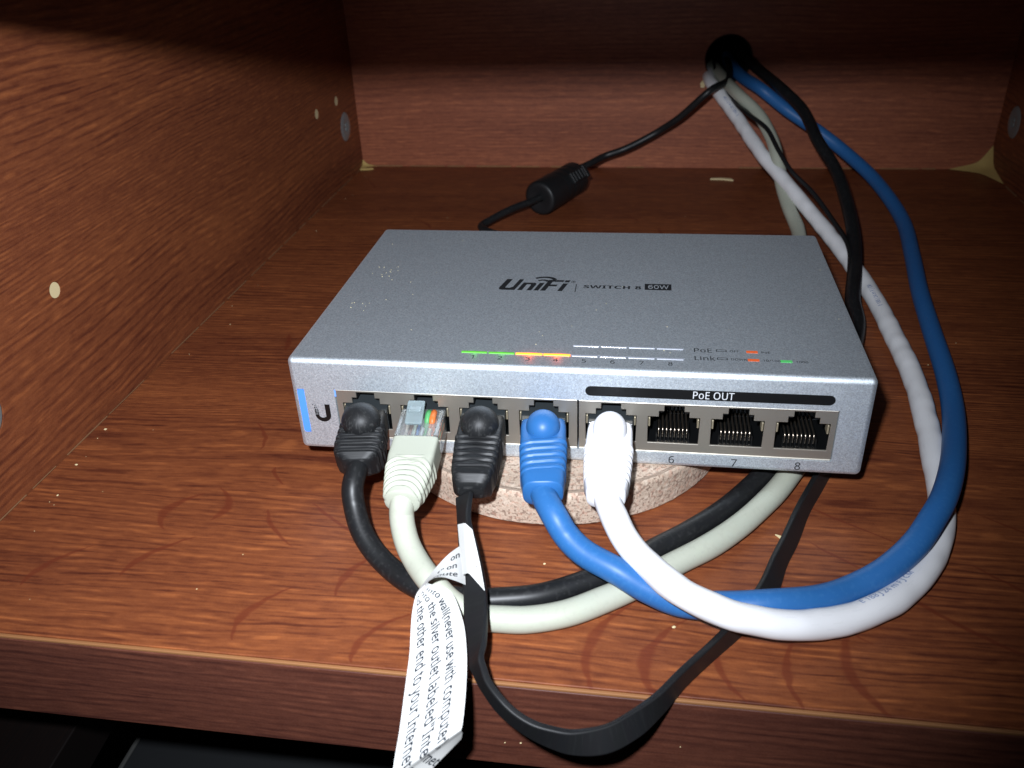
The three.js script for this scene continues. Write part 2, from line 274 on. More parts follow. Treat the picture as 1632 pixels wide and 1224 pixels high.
{
  const parts = [];
  const U = new THREE.Shape(); U.moveTo(0, 8); U.lineTo(1.7, 8); U.lineTo(1.7, 2.1); U.quadraticCurveTo(1.7, 1.5, 2.3, 1.5); U.lineTo(3.2, 1.5); U.lineTo(3.9, 2.2); U.lineTo(3.9, 8); U.lineTo(5.2, 8); U.lineTo(5.2, 0); U.lineTo(1.7, 0); U.quadraticCurveTo(0, 0, 0, 1.8);
  const n = new THREE.Shape(); n.moveTo(6, 0); n.lineTo(6, 5.6); n.lineTo(8.9, 5.6); n.quadraticCurveTo(10.2, 5.6, 10.2, 4.2); n.lineTo(10.2, 0); n.lineTo(8.8, 0); n.lineTo(8.8, 3.7); n.quadraticCurveTo(8.8, 4.4, 8.2, 4.4); n.lineTo(7.4, 4.4); n.lineTo(7.4, 0);
  const bar = (x, w, y0, y1) => poly([[x, y0], [x + w, y0], [x + w, y1], [x, y1]]);
  const F = poly([[12.9, 0], [14.4, 0], [14.4, 3.3], [16.6, 3.3], [16.6, 4.6], [14.4, 4.6], [14.4, 6.7], [17.6, 6.7], [17.6, 8], [12.9, 8]]);
  const arc = (r, w) => { const s = new THREE.Shape(); s.absarc(11.2, 5.6, r, .62, 2.25); s.absarc(11.2, 5.6, r - w, 2.25, .62, true); return s; };
  parts.push(ink([U, n, bar(10.9, 1.4, 0, 5.6), F, bar(18, 1.4, 0, 5.6), bar(18, 1.4, 6.5, 8), arc(2.6, .9), arc(4.9, 1.1)]));
  const g = mergeGeometries(parts); const p = g.attributes.position;
  for (let i = 0; i < p.count; i++) p.setX(i, p.getX(i) + p.getY(i) * .24);
  const mk = mergeGeometries([g, text('®', 1.5).translate(21.4, 6.2, 0), ink(poly([[23.2, -.6], [23.45, -.6], [23.45, 5.2], [23.2, 5.2]]))]);
  obj('logo_print', onTop(mk, -25.4, 2), M.ink, sw);
  obj('model_print', onTop(fitW(text('SWITCH 8', 2.2, bold), 17), .2, -.6), M.ink, sw);
  const w = fitW(text('60W', 2.5), 6);
  obj('model_badge', onTop(ink(poly([[18.2, -.1], [26, -.1], [26, 4.3], [18.2, 4.3]])), 0, -.4), M.ink, sw);
  obj('model_badge_print', onTop(w.translate(19.2, .9, .04), 0, -.4), new THREE.MeshStandardMaterial({ color: 0x8d9297, roughness: .6 }), sw);
  // legend on the right of the lights
  obj('legend_print', [onTop(text('PoE', 2.1), 30.9, 37.5), onTop(text('Link', 2.1), 30.9, 41.7), onTop(text('OFF', 1), 40, 36.9), onTop(text('DOWN', 1), 40, 41.2), onTop(text('PoE', 1), 47.8, 37), onTop(text('10/100', 1), 47.8, 41.3), onTop(text('1000', 1), 55.7, 41.4)], M.ink, sw);
  const fr = (x, z) => { const s = poly([[0, 0], [2.6, 0], [2.6, 1.15], [0, 1.15]]); s.holes.push(new THREE.Path([[.2, .2], [.2, .95], [2.4, .95], [2.4, .2]].map(([a, b]) => new THREE.Vector2(a, b)))); return onTop(ink(s), x, z); };
  obj('legend_print', [fr(36.7, 36.9), fr(36.7, 41.2)], M.ink, sw);
  const blob = (x, z) => { const s = poly([[0, 0], [2.8, 0], [2.8, 1.15], [0, 1.15]]); return onTop(ink(s), x, z); };
  obj('legend_mark', [blob(44.2, 37), blob(44.2, 41.3)], new THREE.MeshStandardMaterial({ color: 0xe0602c, roughness: .6 }), sw);
  obj('legend_mark', blob(52.1, 41.4), new THREE.MeshStandardMaterial({ color: 0x55c468, roughness: .6 }), sw);
  // front: rounded black bar and emblem
  const s = new THREE.Shape(); s.absarc(63.4, 22.1, 1.4, -Math.PI / 2, Math.PI / 2); s.absarc(5.7, 22.1, 1.4, Math.PI / 2, 1.5 * Math.PI);
  obj('port_label_bar', ink(s, .06).translate(0, 0, ZZ), M.black, sw);
  obj('port_label_print', onFront(text('PoE OUT', 2.05, font, .92), 30.7, 21.1).translate(0, 0, .06), new THREE.MeshStandardMaterial({ color: 0xc9ccd0, roughness: .6 }), sw);
  const e = new THREE.Shape(); e.moveTo(0, 2.4); e.absarc(2.2, 2.3, 2.2, Math.PI, 2 * Math.PI); e.lineTo(4.4, 5.6); e.lineTo(3.0, 5.6); e.lineTo(3.0, 1.7); e.quadraticCurveTo(1.8, .9, 1.1, 1.9); e.lineTo(1.1, 2.4);
  const px = [e]; for (const [a, b, q] of [[.0, 2.5, .5], [.6, 2.5, .5], [0, 3.1, .5], [.65, 3.2, .4], [.1, 3.7, .4], [.7, 3.8, .3], [0, 4.3, .35], [.55, 4.4, .25], [.1, 4.9, .25], [-.4, 5.3, .25], [.45, 5.2, .2]]) px.push(poly([[a, b], [a + q, b], [a + q, b + q], [a, b + q]]));
  obj('emblem_print', onFront(ink(px), -68.5, 8.9), M.black, sw);
}
// jack blocks
function jackBlock(x0, x1, ports) {
  const f = poly([[x0, L0[2] + .1], [x1, L0[2] + .1], [x1, L0[3] - .1], [x0, L0[3] - .1]]);
  const blk = [];
  for (const x of ports) f.holes.push(new THREE.Path([[-6.4, 7.2], [6.4, 7.2], [6.5, 15.1], [3.8, 15.1], [3.8, 16.8], [2.5, 16.8], [2.5, 18.4], [-2.5, 18.4], [-2.5, 16.8], [-3.8, 16.8], [-3.8, 15.1], [-6.5, 15.1]].map(([a, b]) => new THREE.Vector2(x + a, b))));
  const plate = obj('jack_block', new THREE.ExtrudeGeometry(f, { depth: .3, bevelEnabled: true, bevelThickness: .12, bevelSize: .1, bevelOffset: -.1, bevelSegments: 2 }).translate(0, 0, ZZ - .75), M.nickel, sw);
  obj('plate_lip', [rbox(x1 - x0, .5, .5, .2, (x0 + x1) / 2, L0[3] - .3, ZZ - .35, 3), rbox(x1 - x0, .4, .4, .18, (x0 + x1) / 2, L0[2] + .25, ZZ - .35, 3)], M.lip, plate);
  for (const x of ports) {
    const w = [box(15.4, .4, 20, x, 3.9, ZZ - 10.9), box(15.4, .4, 20, x, 18.9, ZZ - 10.9), box(.4, 15, 20, x - 7.6, 11.4, ZZ - 10.9), box(.4, 15, 20, x + 7.6, 11.4, ZZ - 10.9), box(15.4, 15, .4, x, 11.4, ZZ - 20.9),
      box(15.2, 2.7, 14, x, 5.45, ZZ - 8.4), box(5, 2.2, 13, x - 5.1, 17.0, ZZ - 7.8), box(5, 2.2, 13, x + 5.1, 17.0, ZZ - 7.8)];
    for (let k = 0; k < 6; k++) w.push(rbox(.35, .5, 12, .12, x - 2.1 + k * .84, 18.35, ZZ - 7.5, 1));
    for (let k = 0; k < 9; k++) w.push(box(.3, 2.6, 6, x - 4.08 + k * 1.02, 8.1, ZZ - 5));
    obj('port_socket', w, M.black, plate);
    w.push(box(9, 1.9, .5, x, 7.9, ZZ - 2.4));
    const pins = [];
    for (let k = 0; k < 8; k++) { const px = x - 3.57 + k * 1.02; pins.push(new THREE.TubeGeometry(new THREE.CatmullRomCurve3([V(px, 7.4, ZZ - 3.1), V(px, 9.2, ZZ - 3.0), V(px, 9.75, ZZ - 3.3), V(px, 9.95, ZZ - 4), V(px, 10.1, ZZ - 7), V(px, 10.4, ZZ - 14)]), 24, .21, 8)); }
    obj('contact_pins', pins, M.pin, plate);
    obj('spring_tab', [rbox(.5, 2.6, 2.6, .2, x - 6.1, 13.2, ZZ - 1.9, 2).rotateZ(0), rbox(.5, 2.6, 2.6, .2, x + 6.1, 13.2, ZZ - 1.9, 2)], M.tab, plate);
  }
}
M.pin = new THREE.MeshStandardMaterial({ color: 0xd8c9b8, metalness: 1, roughness: .32 });
M.lip = new THREE.MeshStandardMaterial({ color: 0xe0dbd0, metalness: 1, roughness: .5 });
M.tab = new THREE.MeshStandardMaterial({ color: 0xb8ad94, metalness: .7, roughness: .45 });
jackBlock(L0[0] + .2, 2.25, PX.slice(0, 4)); jackBlock(2.65, L0[1] - .2, PX.slice(4));
obj('light_pipe', [rbox(1.6, .3, .6, .1, -61.3, 19.05, ZZ - .5, 1), rbox(.3, 2.2, .6, .1, -62.05, 18.0, ZZ - .5, 1)], led(new THREE.Color(.12, .30, .95), .4), sw);

// ------------------------------------------------------------------ cables
const PATH = {
  black: [[-52.5,20.1,58.7],[-51.5,18.2,66.4],[-51.5,15.5,71.4],[-50.7,12,73.9],[-48.1,8,78.2],[-44.1,5,82],[-38.8,3.2,85.9],[-32.2,2.8,90.1],[-24.8,2.8,92.8],[-17.3,2.8,93.4],[-10.6,2.8,92.4],[-2.5,2.8,90.3],[6.9,2.8,85.1],[17.1,2.8,77.6],[24.4,2.8,70.7],[31.5,2.8,64.3],[40.3,2.8,54.9],[49.1,2.8,42.7],[72,2.8,5],[80,2.8,-10],[92.3,5,-50.9],[93.6,7,-68.6],[98,9,-91.2],[102.3,12,-119.3],[103.2,18,-147],[100.9,26,-169.5],[94.8,34,-187.6],[90.5,42,-214.4],[80.9,49,-234.4],[70.4,55.1,-253],[62,61,-275]],
  grey: [[-36.8,19.6,70.3],[-36.4,18.6,78.2],[-36.6,15,80.1],[-34.5,11.5,84.9],[-31.1,9.5,89.5],[-26,8.6,95.2],[-20.9,6,98.3],[-15.4,3.6,99.1],[-9.8,3.1,98.9],[-4.1,3.1,98.4],[4.1,3.1,95.6],[13,3.1,89.7],[20.2,3.1,84],[28.1,3.1,76.7],[36.6,3.1,69.3],[43.9,3.1,61.4],[51,3.1,51.6],[57.6,3.1,40.6],[76,3.1,0],[80,3.1,-40],[78,4,-80],[83.4,7,-140.8],[81.1,11,-156.6],[78.7,18,-172.2],[76.6,28,-183.6],[74.4,34,-194.4],[69.2,41,-208.6],[58.8,48,-228.1],[53.2,50.4,-254],[49,53,-275]],
  blue: [[-4.4,19.9,64.7],[-3.5,18.7,72.5],[-0.02,17,79],[3,13.5,81.5],[7.1,11.4,84.3],[15.2,9.6,87.9],[21.5,6.8,89.6],[29.4,4.4,90.8],[38.9,6.4,92.5],[47.6,7.4,92],[59.9,5.6,87.2],[67.5,5,82.4],[75.1,6.6,77.6],[82.4,9,70.8],[88.4,10.4,61.9],[92.2,10.6,55.2],[97.3,9.8,43.3],[103.2,7.5,26],[109.4,5,3.7],[113.6,4,-18.9],[117.8,3.6,-54.6],[121.5,3.6,-85.3],[127,4,-121.4],[131.2,5.5,-156.7],[129.8,8.5,-181.8],[124.6,13,-205.7],[114.5,19.5,-223.7],[104.5,26,-230.4],[86.2,37,-236.4],[72.5,47,-238.4],[62.9,50.9,-254],[56,57,-275]],
  white: [[11.2,20,63.5],[11.4,18.7,71.4],[12.5,17.5,74.9],[14.9,15,79.3],[18.1,13.2,83.9],[22.8,11.5,88.5],[28.9,10.6,93.8],[37,9.5,97.4],[45.1,7.6,97.7],[54.7,5.4,95.5],[64.2,3.8,91.4],[74,3.7,85.4],[81.9,3.6,77.3],[87.9,3.6,68.2],[92.3,3.6,58.1],[95.4,3.6,46.6],[98,3.6,31.3],[101,3.6,9.2],[103.6,3.6,-18.7],[103.9,3.6,-47.2],[103.5,3.8,-75.1],[100.8,5,-103.4],[96.6,7.5,-124.3],[89.8,12,-147.3],[80.5,19,-169],[70.2,27,-191.4],[60.8,36,-219.5],[51.1,45,-242.8],[46.8,49,-255],[48,50,-275]],
  power: [[45,26,-62],[20,14,-85],[-59,5,-143.7],[-55.5,6,-151.4],[-47,8,-161.2],[-38.6,9,-169.7],[-33.9,9.2,-177],[-27.7,9.5,-194.4],[-20.4,10.5,-218.5],[-14.5,12,-223.9],[-7,14,-231.4],[3.3,17.5,-232.3],[13.5,22,-234.4],[21.5,26.5,-235],[31.8,35,-229.4],[46.1,49.5,-224.3],[55.6,51,-241],[57,54.5,-256],[56,57,-275]],
  flat: [[-22.3,17.5,74],[-22,16.5,76.5],[-21.3,14.5,80.6],[-18.8,12,88.3],[-15.9,10,97],[-14.1,9.3,105.6],[-12.9,9,112.2],[-12.1,8.6,115.9],[-11.1,8,117.8],[-9.2,7.2,120.8],[-6.2,6.2,123.9],[-3,5,125.9],[0.78,4,127.4],[4.8,3.2,128.1],[8.5,2.6,128.2],[14.6,2.3,126.6],[19.8,2.3,122.7],[24.6,2.4,117.3],[29.4,2.4,110.7],[34.5,2.2,104],[40.8,2.1,95.4],[45.6,2.1,88.1],[49.5,2.1,81.1],[53,2.1,71.5],[56.5,2.1,63.1],[61.2,2.1,50.8],[66.8,2.1,38.4],[80,2.1,8],[86,2.5,-20],[91.9,4.5,-62.3],[95.8,7.5,-85.1],[98.9,11.5,-112.3],[95,16,-129.4],[87.9,23,-145.3],[79.8,29,-155.6],[75.1,34.5,-167.9],[70.7,40,-187.5],[63.5,43,-202],[58.7,42.5,-238],[53.2,45.9,-254],[50,54,-266],[51,55,-275]],
  flat_side: [[0.76,0.45,0.47],[0.64,0.52,0.56],[0.56,0.61,0.56],[0.8,0.34,0.5],[0.9,0.24,0.37],[0.85,0.33,0.4],[0.76,0.44,0.48],[0.6,0.62,0.5],[0.48,0.74,0.48],[0.37,0.81,0.46],[0.26,0.92,0.29],[0.2,0.95,0.26],[0.11,0.98,0.17],[0.05,1,-0.01],[-0.01,0.98,-0.18],[-0.12,0.86,-0.49],[-0.16,0.86,-0.48],[-0.2,0.98,-0.08],[-0.22,0.95,0.23],[-0.29,0.88,0.37],[-0.53,0.68,0.51],[-0.61,0.63,0.48],[-0.67,0.53,0.51],[-0.58,0.6,0.56],[-0.58,0.55,0.6],[-0.52,0.59,0.63],[-0.54,0.56,0.63],[-0.54,0.56,0.63],[-0.72,0.31,-0.62],[0.32,-0.36,-0.87],[0.29,-0.34,-0.9],[0.29,-0.3,-0.91],[0.23,-0.28,-0.93],[0.21,-0.25,-0.94],[0.19,-0.23,-0.95],[0.18,-0.21,-0.96],[0.16,-0.19,-0.97],[0.15,-0.17,-0.97],[0.15,-0.17,-0.97],[0.15,-0.17,-0.97],[0.15,-0.17,-0.97],[0.15,-0.17,-0.97]],
  tag_left: [[-21,11.2,84],[-23,13,89.8],[-24.5,14,95.2],[-26,14.5,101.1],[-26.8,14.5,104.7],[-26.9,14,106.4],[-26.7,13.6,109.1],[-26.1,13,112.8],[-25,12,118.5],[-24.2,10,126.1],[-23.7,7.4,132.7],[-23.2,4.2,140.5],[-22.7,2.6,140.2],[-19.7,-0.5,138.5]],
  tag_right: [[-17.9,10.8,97.1],[-19.9,13.5,98.8],[-22,15.5,100.2],[-23.5,17,102.4],[-24.6,16.2,102.8],[-24,14.2,101.4],[-20.8,12.6,100.8],[-16.3,12.2,108.3],[-13.7,11.6,116.8],[-12.3,10,125.4],[-12.1,7.2,130.8],[-12.2,6.9,131.3],[-12.2,5.2,130.7],[-12.6,3,130.4]],
  sleeve: [[[-22.4,15.6,82.6],[-20.2,17.6,84.2],[-18.1,17.4,86.1]],[[-20.5,14.2,89.6],[-18.5,16.4,91.5],[-14.7,15.6,95.3]],[[-18.6,12.8,96.1],[-16.8,15.2,97.9],[-12.5,14.2,102]]],
};

const pts = (a) => a.map(([x, y, z]) => V(x, y, z));
function sweep(curve, n, ring, closedEnds = true) { // ring(t) -> list of [a, b] offsets; frames are supplied by frameAt
  const P = [], uv = [], idx = [], { at, len } = curve; const rs = ring(0).length;
  for (let i = 0; i <= n; i++) {
    const t = i / n, { p, u, v } = at(t), r = ring(t);
    for (let j = 0; j <= rs; j++) { const [a, b] = r[j % rs]; P.push(p.x + u.x * a + v.x * b, p.y + u.y * a + v.y * b, p.z + u.z * a + v.z * b); uv.push(t * len, j / rs); }
  }
  for (let i = 0; i < n; i++) for (let j = 0; j < rs; j++) { const a = i * (rs + 1) + j, b = a + rs + 1; idx.push(a, b, a + 1, b, b + 1, a + 1); }
  if (closedEnds) for (const [i, s] of [[0, 1], [n, -1]]) { const { p } = at(i / n); const c = P.length / 3; P.push(p.x, p.y, p.z); uv.push(0, 0); for (let j = 0; j < rs; j++) { const a = i * (rs + 1) + j; s > 0 ? idx.push(c, a, a + 1) : idx.push(c, a + 1, a); } }
  const g = new THREE.BufferGeometry(); g.setAttribute('position', new THREE.Float32BufferAttribute(P, 3)); g.setAttribute('uv', new THREE.Float32BufferAttribute(uv, 2)); g.setIndex(idx); g.computeVertexNormals();
  // close the seam of the normals
  const N = g.attributes.normal; for (let i = 0; i <= n; i++) { const a = i * (rs + 1), b = a + rs; const m = V(N.getX(a) + N.getX(b), N.getY(a) + N.getY(b), N.getZ(a) + N.getZ(b)).normalize(); N.setXYZ(a, m.x, m.y, m.z); N.setXYZ(b, m.x, m.y, m.z); }
  return g;
}
function cableGeo(list, r, n, rf = () => 1) {
  const c = new THREE.CatmullRomCurve3(pts(list), false, 'centripetal'); c.arcLengthDivisions = 800;
  const fr = c.computeFrenetFrames(n, false), len = c.getLength();
  const at = (t) => { const i = Math.round(t * n); return { p: c.getPointAt(t), u: fr.normals[i], v: fr.binormals[i] }; };
  const K = 20; return sweep({ at, len }, n, (t) => Array.from({ length: K }, (_, j) => { const a = -j / K * 2 * Math.PI, q = r * rf(t * len, a); return [Math.cos(a) * q, Math.sin(a) * q]; }));
}
const plastic = (c, o = {}) => new THREE.MeshPhysicalMaterial({ color: c, roughness: .42, specularIntensity: .7, ...o });
// rubbery jackets get faint scuffs and dust
function scuff(base, dust, s, amt = .35) {
  const c = new THREE.Color(base).convertLinearToSRGB(), d = new THREE.Color(dust).convertLinearToSRGB();
  const t = dataTex(512, 128, (i, j) => { const k = sm(.62, .95, vn(i / 5, j / 5, s)) * amt + (hash(i, j, s + 1) > .985 ? amt * .8 : 0) + (vn(i / 40, j / 30, s + 2) - .5) * amt * .3; return [c.r + (d.r - c.r) * k, c.g + (d.g - c.g) * k, c.b + (d.b - c.b) * k].map((v) => Math.max(0, Math.min(255, v * 255))); });
  t.repeat.set(1 / 60, 1); return t;
}
const C = { black: new THREE.Color(.0105, .011, .012), grey: new THREE.Color(.43, .45, .37), blue: new THREE.Color(.024, .125, .345), white: new THREE.Color(.80, .80, .83), dust: new THREE.Color(.16, .16, .15) };
M.blackC = plastic(0xffffff, { map: scuff(C.black, C.dust, 301, .14), roughness: .42 });
M.greyC = plastic(0xffffff, { map: scuff(C.grey, new THREE.Color(.36, .36, .3), 311, .2), roughness: .45 });
M.blueC = plastic(0xffffff, { map: scuff(C.blue, new THREE.Color(.06, .19, .42), 321, .25), roughness: .45 });
{ // white jacket with small blue printing along it
  const cv = document.createElement('canvas'); cv.width = 2048; cv.height = 256; const x = cv.getContext('2d');
  x.fillStyle = '#e8e8ea'; x.fillRect(0, 0, 2048, 256); 
  for (let i = 0; i < 900; i++) { x.fillStyle = `rgba(170,172,176,${.1 * rnd()})`; x.fillRect(rnd() * 2048, rnd() * 256, 4 + rnd() * 30, 1 + rnd() * 3); }
  x.fillStyle = '#5d75a8'; x.font = '26px sans-serif'; for (const y of [40, 168]) x.fillText('E 188 J 24 m F J CM', 1000, y); 
  const t = new THREE.CanvasTexture(cv); t.colorSpace = THREE.SRGBColorSpace; t.wrapS = t.wrapT = THREE.RepeatWrapping; t.repeat.set(1 / 165, 1); t.anisotropy = 8; M.whiteC = plastic(0xffffff, { map: t, roughness: .5 });
}
M.blackB = plastic(C.black, { map: null, roughness: .5 }); M.greyB = plastic(C.grey, { roughness: .5 }); M.blueB = plastic(C.blue, { roughness: .42 }); M.whiteB = plastic(C.white, { roughness: .5 });
{ const t = scuff(C.black, C.dust, 331, .3); t.repeat.set(1, 1); M.blackB = plastic(0xffffff, { map: t, roughness: .5 }); }
M.plug = new THREE.MeshPhysicalMaterial({ color: 0x2c3032, roughness: .2 });
M.clear = new THREE.MeshPhysicalMaterial({ color: 0xf2f6f5, roughness: .12, transmission: .9, thickness: .002, ior: 1.49, specularIntensity: 1 });

// a moulded boot: rounded-square sections [along, half width, half height, roundness, rise]
function bootGeo(sec, ribs, n = 110) {
  const S = (t) => { let k = 0; while (k < sec.length - 2 && t > sec[k + 1][0]) k++; const a = sec[k], b = sec[k + 1], q = Math.min(1, Math.max(0, (t - a[0]) / (b[0] - a[0]))); return a.map((v, i) => v + (b[i] - v) * q); };
  const L0_ = sec[0][0], L1 = sec[sec.length - 1][0], K = 56;
  return sweep({ len: 1, at: (t) => { const s = S(L0_ + (L1 - L0_) * t); return { p: V(0, s[4], s[0]), u: V(1, 0, 0), v: V(0, 1, 0) }; } }, n, (t) => {
    const z = L0_ + (L1 - L0_) * t, s = S(z);
    return Array.from({ length: K }, (_, j) => {
      const a = -j / K * 2 * Math.PI, c = Math.cos(a), d = Math.sin(a), e = 2 / s[3];
      let x = Math.sign(c) * Math.abs(c) ** e * s[1], y = Math.sign(d) * Math.abs(d) ** e * s[2];
      const m = ribs(z, a, x, y); return [x + c * m, y + d * m];
    });
  });
}
function bootFrame(parent, S, E) { // local z runs from the socket out along the boot
  const g = new THREE.Object3D(); const z = V(...E).sub(V(...S)).normalize(), x = V(0, 1, 0).cross(z).normalize(), y = z.clone().cross(x);
  g.matrix.makeBasis(x, y, z).setPosition(V(...S)); return g.matrix;
}
const TS = (x, y, z) => { const c = Math.cos(TURN), s = Math.sin(TURN); return [c * x + s * z, y + SWY, -s * x + c * z]; };
function cable(name, label, path, r, mat, n, rf) {
  const t = tag(group(name), label, 'cable');
  obj('jacket', cableGeo(path, r, n, rf), mat, t); return t;
}
function bootOn(t, px, end, sec, ribs, mat, { bubble, extra } = {}) {
  const m = bootFrame(t, TS(px, 11.2, 49.2), TS(...end));
  obj('boot', bootGeo(sec, ribs).applyMatrix4(m), mat, t);
  if (bubble) {
    const [rx, ry, rz, y, z] = bubble; const b = new THREE.SphereGeometry(1, 40, 28).scale(rx, ry, rz).translate(0, y, z);
    obj('latch_cover', b.applyMatrix4(m), mat, t);
  }
  // the clear plug body between boot and socket
  obj('plug', rbox(11.6, 6.6, 12, .4, 0, -.5, -5.2).applyMatrix4(m), M.plug, t);
  if (extra) extra(m);
}
const wave = (z, a, b, p, h) => z < a || z > b ? 0 : h * (Math.sin((z - a) / p * 2 * Math.PI) > 0.1 ? 1 : -1) * Math.min(1, Math.abs(Math.sin((z - a) / p * 2 * Math.PI) - .1) * 3);

const cb = cable('network_cable', 'black round network cable plugged into port 1 at the left', PATH.black, 2.75, M.blackC, 420);
bootOn(cb, PX[0], [-51.8, 7, 67], [[.2, .5, .5, 4, 0], [.25, 5.6, 3.6, 7, -.2], [3, 5.8, 4, 6, 0], [6, 5.7, 4.2, 6, 0], [12, 6.0, 4.6, 6, -.2], [15.5, 5.6, 4.5, 6, -.3], [17.2, 3.6, 3.4, 4, -.4], [17.8, 2.2, 2.2, 2, -.4]],
  (z, a, x) => wave(z, 5.2, 15.4, 2.1, .38), M.blackB, { bubble: [5.1, 4.5, 5, 4.6, 5.4] });
const cg = cable('network_cable_001', 'pale grey network cable with bare clear plug in port 2', PATH.grey, 3.0, M.greyC, 420, (s, a) => 1 + .035 * (vn(s / 9, a, 401) - .5) * 2);
bootOn(cg, PX[1], [-36.9, 7.5, 79], [[9.8, .5, .5, 8, -.3], [9.9, 5.5, 3.7, 9, -.3], [10.4, 5.9, 4.0, 9, -.3], [17, 5.9, 4.2, 8, -.3], [21, 5.6, 4.2, 5, -.2], [25, 5.1, 4.1, 3.4, -.1], [28.6, 4.6, 4.0, 2.6, 0], [30.2, 4.2, 3.7, 2.2, 0], [30.5, 2.4, 2.4, 2, 0]],
  (z, a, x, y) => wave(z - .10 * x * x * (y > 0 ? 1 : 0), 17.5, 28.4, 1.85, .26), M.greyB, {
    extra: (m) => {
      obj('plug', [rbox(11.6, 7, 12, .5, 0, -.4, 4.6), rbox(1.1, .9, 10, .3, -5, 3.3, 5), rbox(1.1, .9, 10, .3, 5, 3.3, 5)].map((g) => g.applyMatrix4(m)), M.clear, cg);
      obj('latch', [rbox(4.6, 1.2, 7, .4).rotateX(.35).translate(-1.4, 5.0, 2.8), rbox(3.6, 3.4, 2.2, .5).translate(-1.4, 4.6, 2.4)].map((g) => g.applyMatrix4(m)), new THREE.MeshPhysicalMaterial({ color: 0xb9c9cc, roughness: .15, transmission: .65, thickness: .002, ior: 1.49 }), cg);
      const cols = [0xc96a32, 0xe8d8c0, 0x4a9a58, 0xd8e0e8, 0x3a66a8, 0xd8e8d8, 0x7a4a2c, 0xe8dcd0];
      for (let k = 0; k < 8; k++) obj('wire', new THREE.CylinderGeometry(.45, .45, 15, 8).rotateX(Math.PI / 2).translate(-3.57 + k * 1.02, -.4, 1.8).applyMatrix4(m), plastic(cols[7 - k]), cg);
      obj('wire', new THREE.TubeGeometry(new THREE.CatmullRomCurve3([V(2.6, 1.4, -2), V(3.0, 3.2, 1), V(3.1, 3.4, 3.4), V(3.0, 1, 5)].map((p) => p.applyMatrix4(m))), 20, .9, 10), plastic(0xc96a32), cg).userData.label = 'orange wire';
      obj('wire', new THREE.TubeGeometry(new THREE.CatmullRomCurve3([V(1.3, 1.4, -2), V(1.7, 3.4, 1), V(1.8, 3.6, 3.0), V(1.6, 1, 5)].map((p) => p.applyMatrix4(m))), 20, .8, 10), plastic(0x4f9a5c), cg).userData.label = 'green wire';
    } });
const cbl = cable('network_cable_002', 'blue network cable plugged into port 4, looping over the right of the shelf', PATH.blue, 3.15, M.blueC, 480);
bootOn(cbl, PX[3], [-3.9, 7.5, 73.5], [[.3, .5, .5, 5, -.2], [.4, 5.6, 3.5, 6, -.2], [3, 5.8, 3.9, 6, 0], [9, 5.8, 4.3, 5, .1], [17, 5.4, 4.3, 4.5, .1], [21.5, 5.2, 4.3, 3.6, 0], [24, 4.8, 4.1, 3, 0], [24.6, 3.2, 3, 2, 0]],
  (z, a, x) => wave(z + .10 * x, 9.4, 19.6, 2.3, .24), M.blueB, { bubble: [4.3, 4.2, 4.6, 4.3, 4.9] });
const cw = cable('network_cable_003', 'white network cable plugged into port 5, lying on the blue cable at the front', PATH.white, 3.25, M.whiteC, 480, (s, a) => 1 + .055 * (vn(s / 5, a * .8, 411) - .5) * 2);
bootOn(cw, PX[4], [10.9, 7.5, 72.5], [[.3, .5, .5, 5, -.2], [.4, 5.4, 3.5, 6, -.2], [3, 5.7, 3.9, 6, 0], [9, 5.9, 4.3, 5, .1], [17, 5.5, 4.4, 4.5, .1], [21.8, 5.0, 4.3, 3.6, 0], [23.6, 4.6, 4.1, 3, 0], [24.2, 3.2, 3, 2, 0]],
  (z, a, x) => wave(z, 9.4, 21, 1.9, .24), M.whiteB, { bubble: [4.3, 4.3, 5.2, 4.2, 4.8] });

// flat black cable
const cf = tag(group('flat_network_cable'), 'flat black ribbon cable from port 3 hanging over the shelf front', 'cable');
{
  const P = pts(PATH.flat), S = pts(PATH.flat_side);
  for (let i = 0; i < P.length; i++) {
    if (P[i].z < 116 && i > 12) P[i].y = Math.max(P[i].y, 2.7 * Math.abs(S[i].y) + .5);
  }
  const c = new THREE.CatmullRomCurve3(P, false, 'centripetal'), cs = new THREE.CatmullRomCurve3(S), n = 460;
  const at = (t) => { // same parameter for both curves so the sides stay beside their points
    const p = c.getPoint(t), tan = c.getTangent(t), u = cs.getPoint(t); u.addScaledVector(tan, -u.dot(tan)).normalize(); return { p, u, v: tan.clone().cross(u) };
  };
  const ring = []; const hw = 2.7, hh = .75, rr = .45; for (const [cx, cy, a0] of [[hw - rr, hh - rr, 0], [-hw + rr, hh - rr, 1], [-hw + rr, -hh + rr, 2], [hw - rr, -hh + rr, 3]]) for (let k = 0; k <= 5; k++) { const a = (a0 + k / 5) * Math.PI / 2; ring.push([cx + rr * Math.cos(a), cy + rr * Math.sin(a)]); }
  ring.reverse();
  obj('jacket', sweep({ at, len: c.getLength() }, n, () => ring), plastic(0xffffff, { map: scuff(C.black, C.dust, 341, .05), roughness: .48 }), cf);
  bootOn(cf, PX[2], [-21.2, 7.5, 74], [[.2, .5, .5, 4, -.2], [.25, 5.6, 3.6, 8, -.2], [3, 5.8, 3.9, 8, 0], [8, 5.8, 4.2, 8, 0], [19, 5.2, 4.3, 6, 0], [22.6, 4.8, 4.2, 5, 0], [24.4, 3.6, 2.6, 4, 0], [24.8, 3, 1, 4, 0]],
    (z, a, x, y) => (y > 0 && Math.abs(x) < .9 && z < 20 ? .24 : wave(z, 8.6, 20.2, 2.1, .26)), M.blackB, { bubble: [4.9, 4.6, 5, 4.3, 5.2] });
}
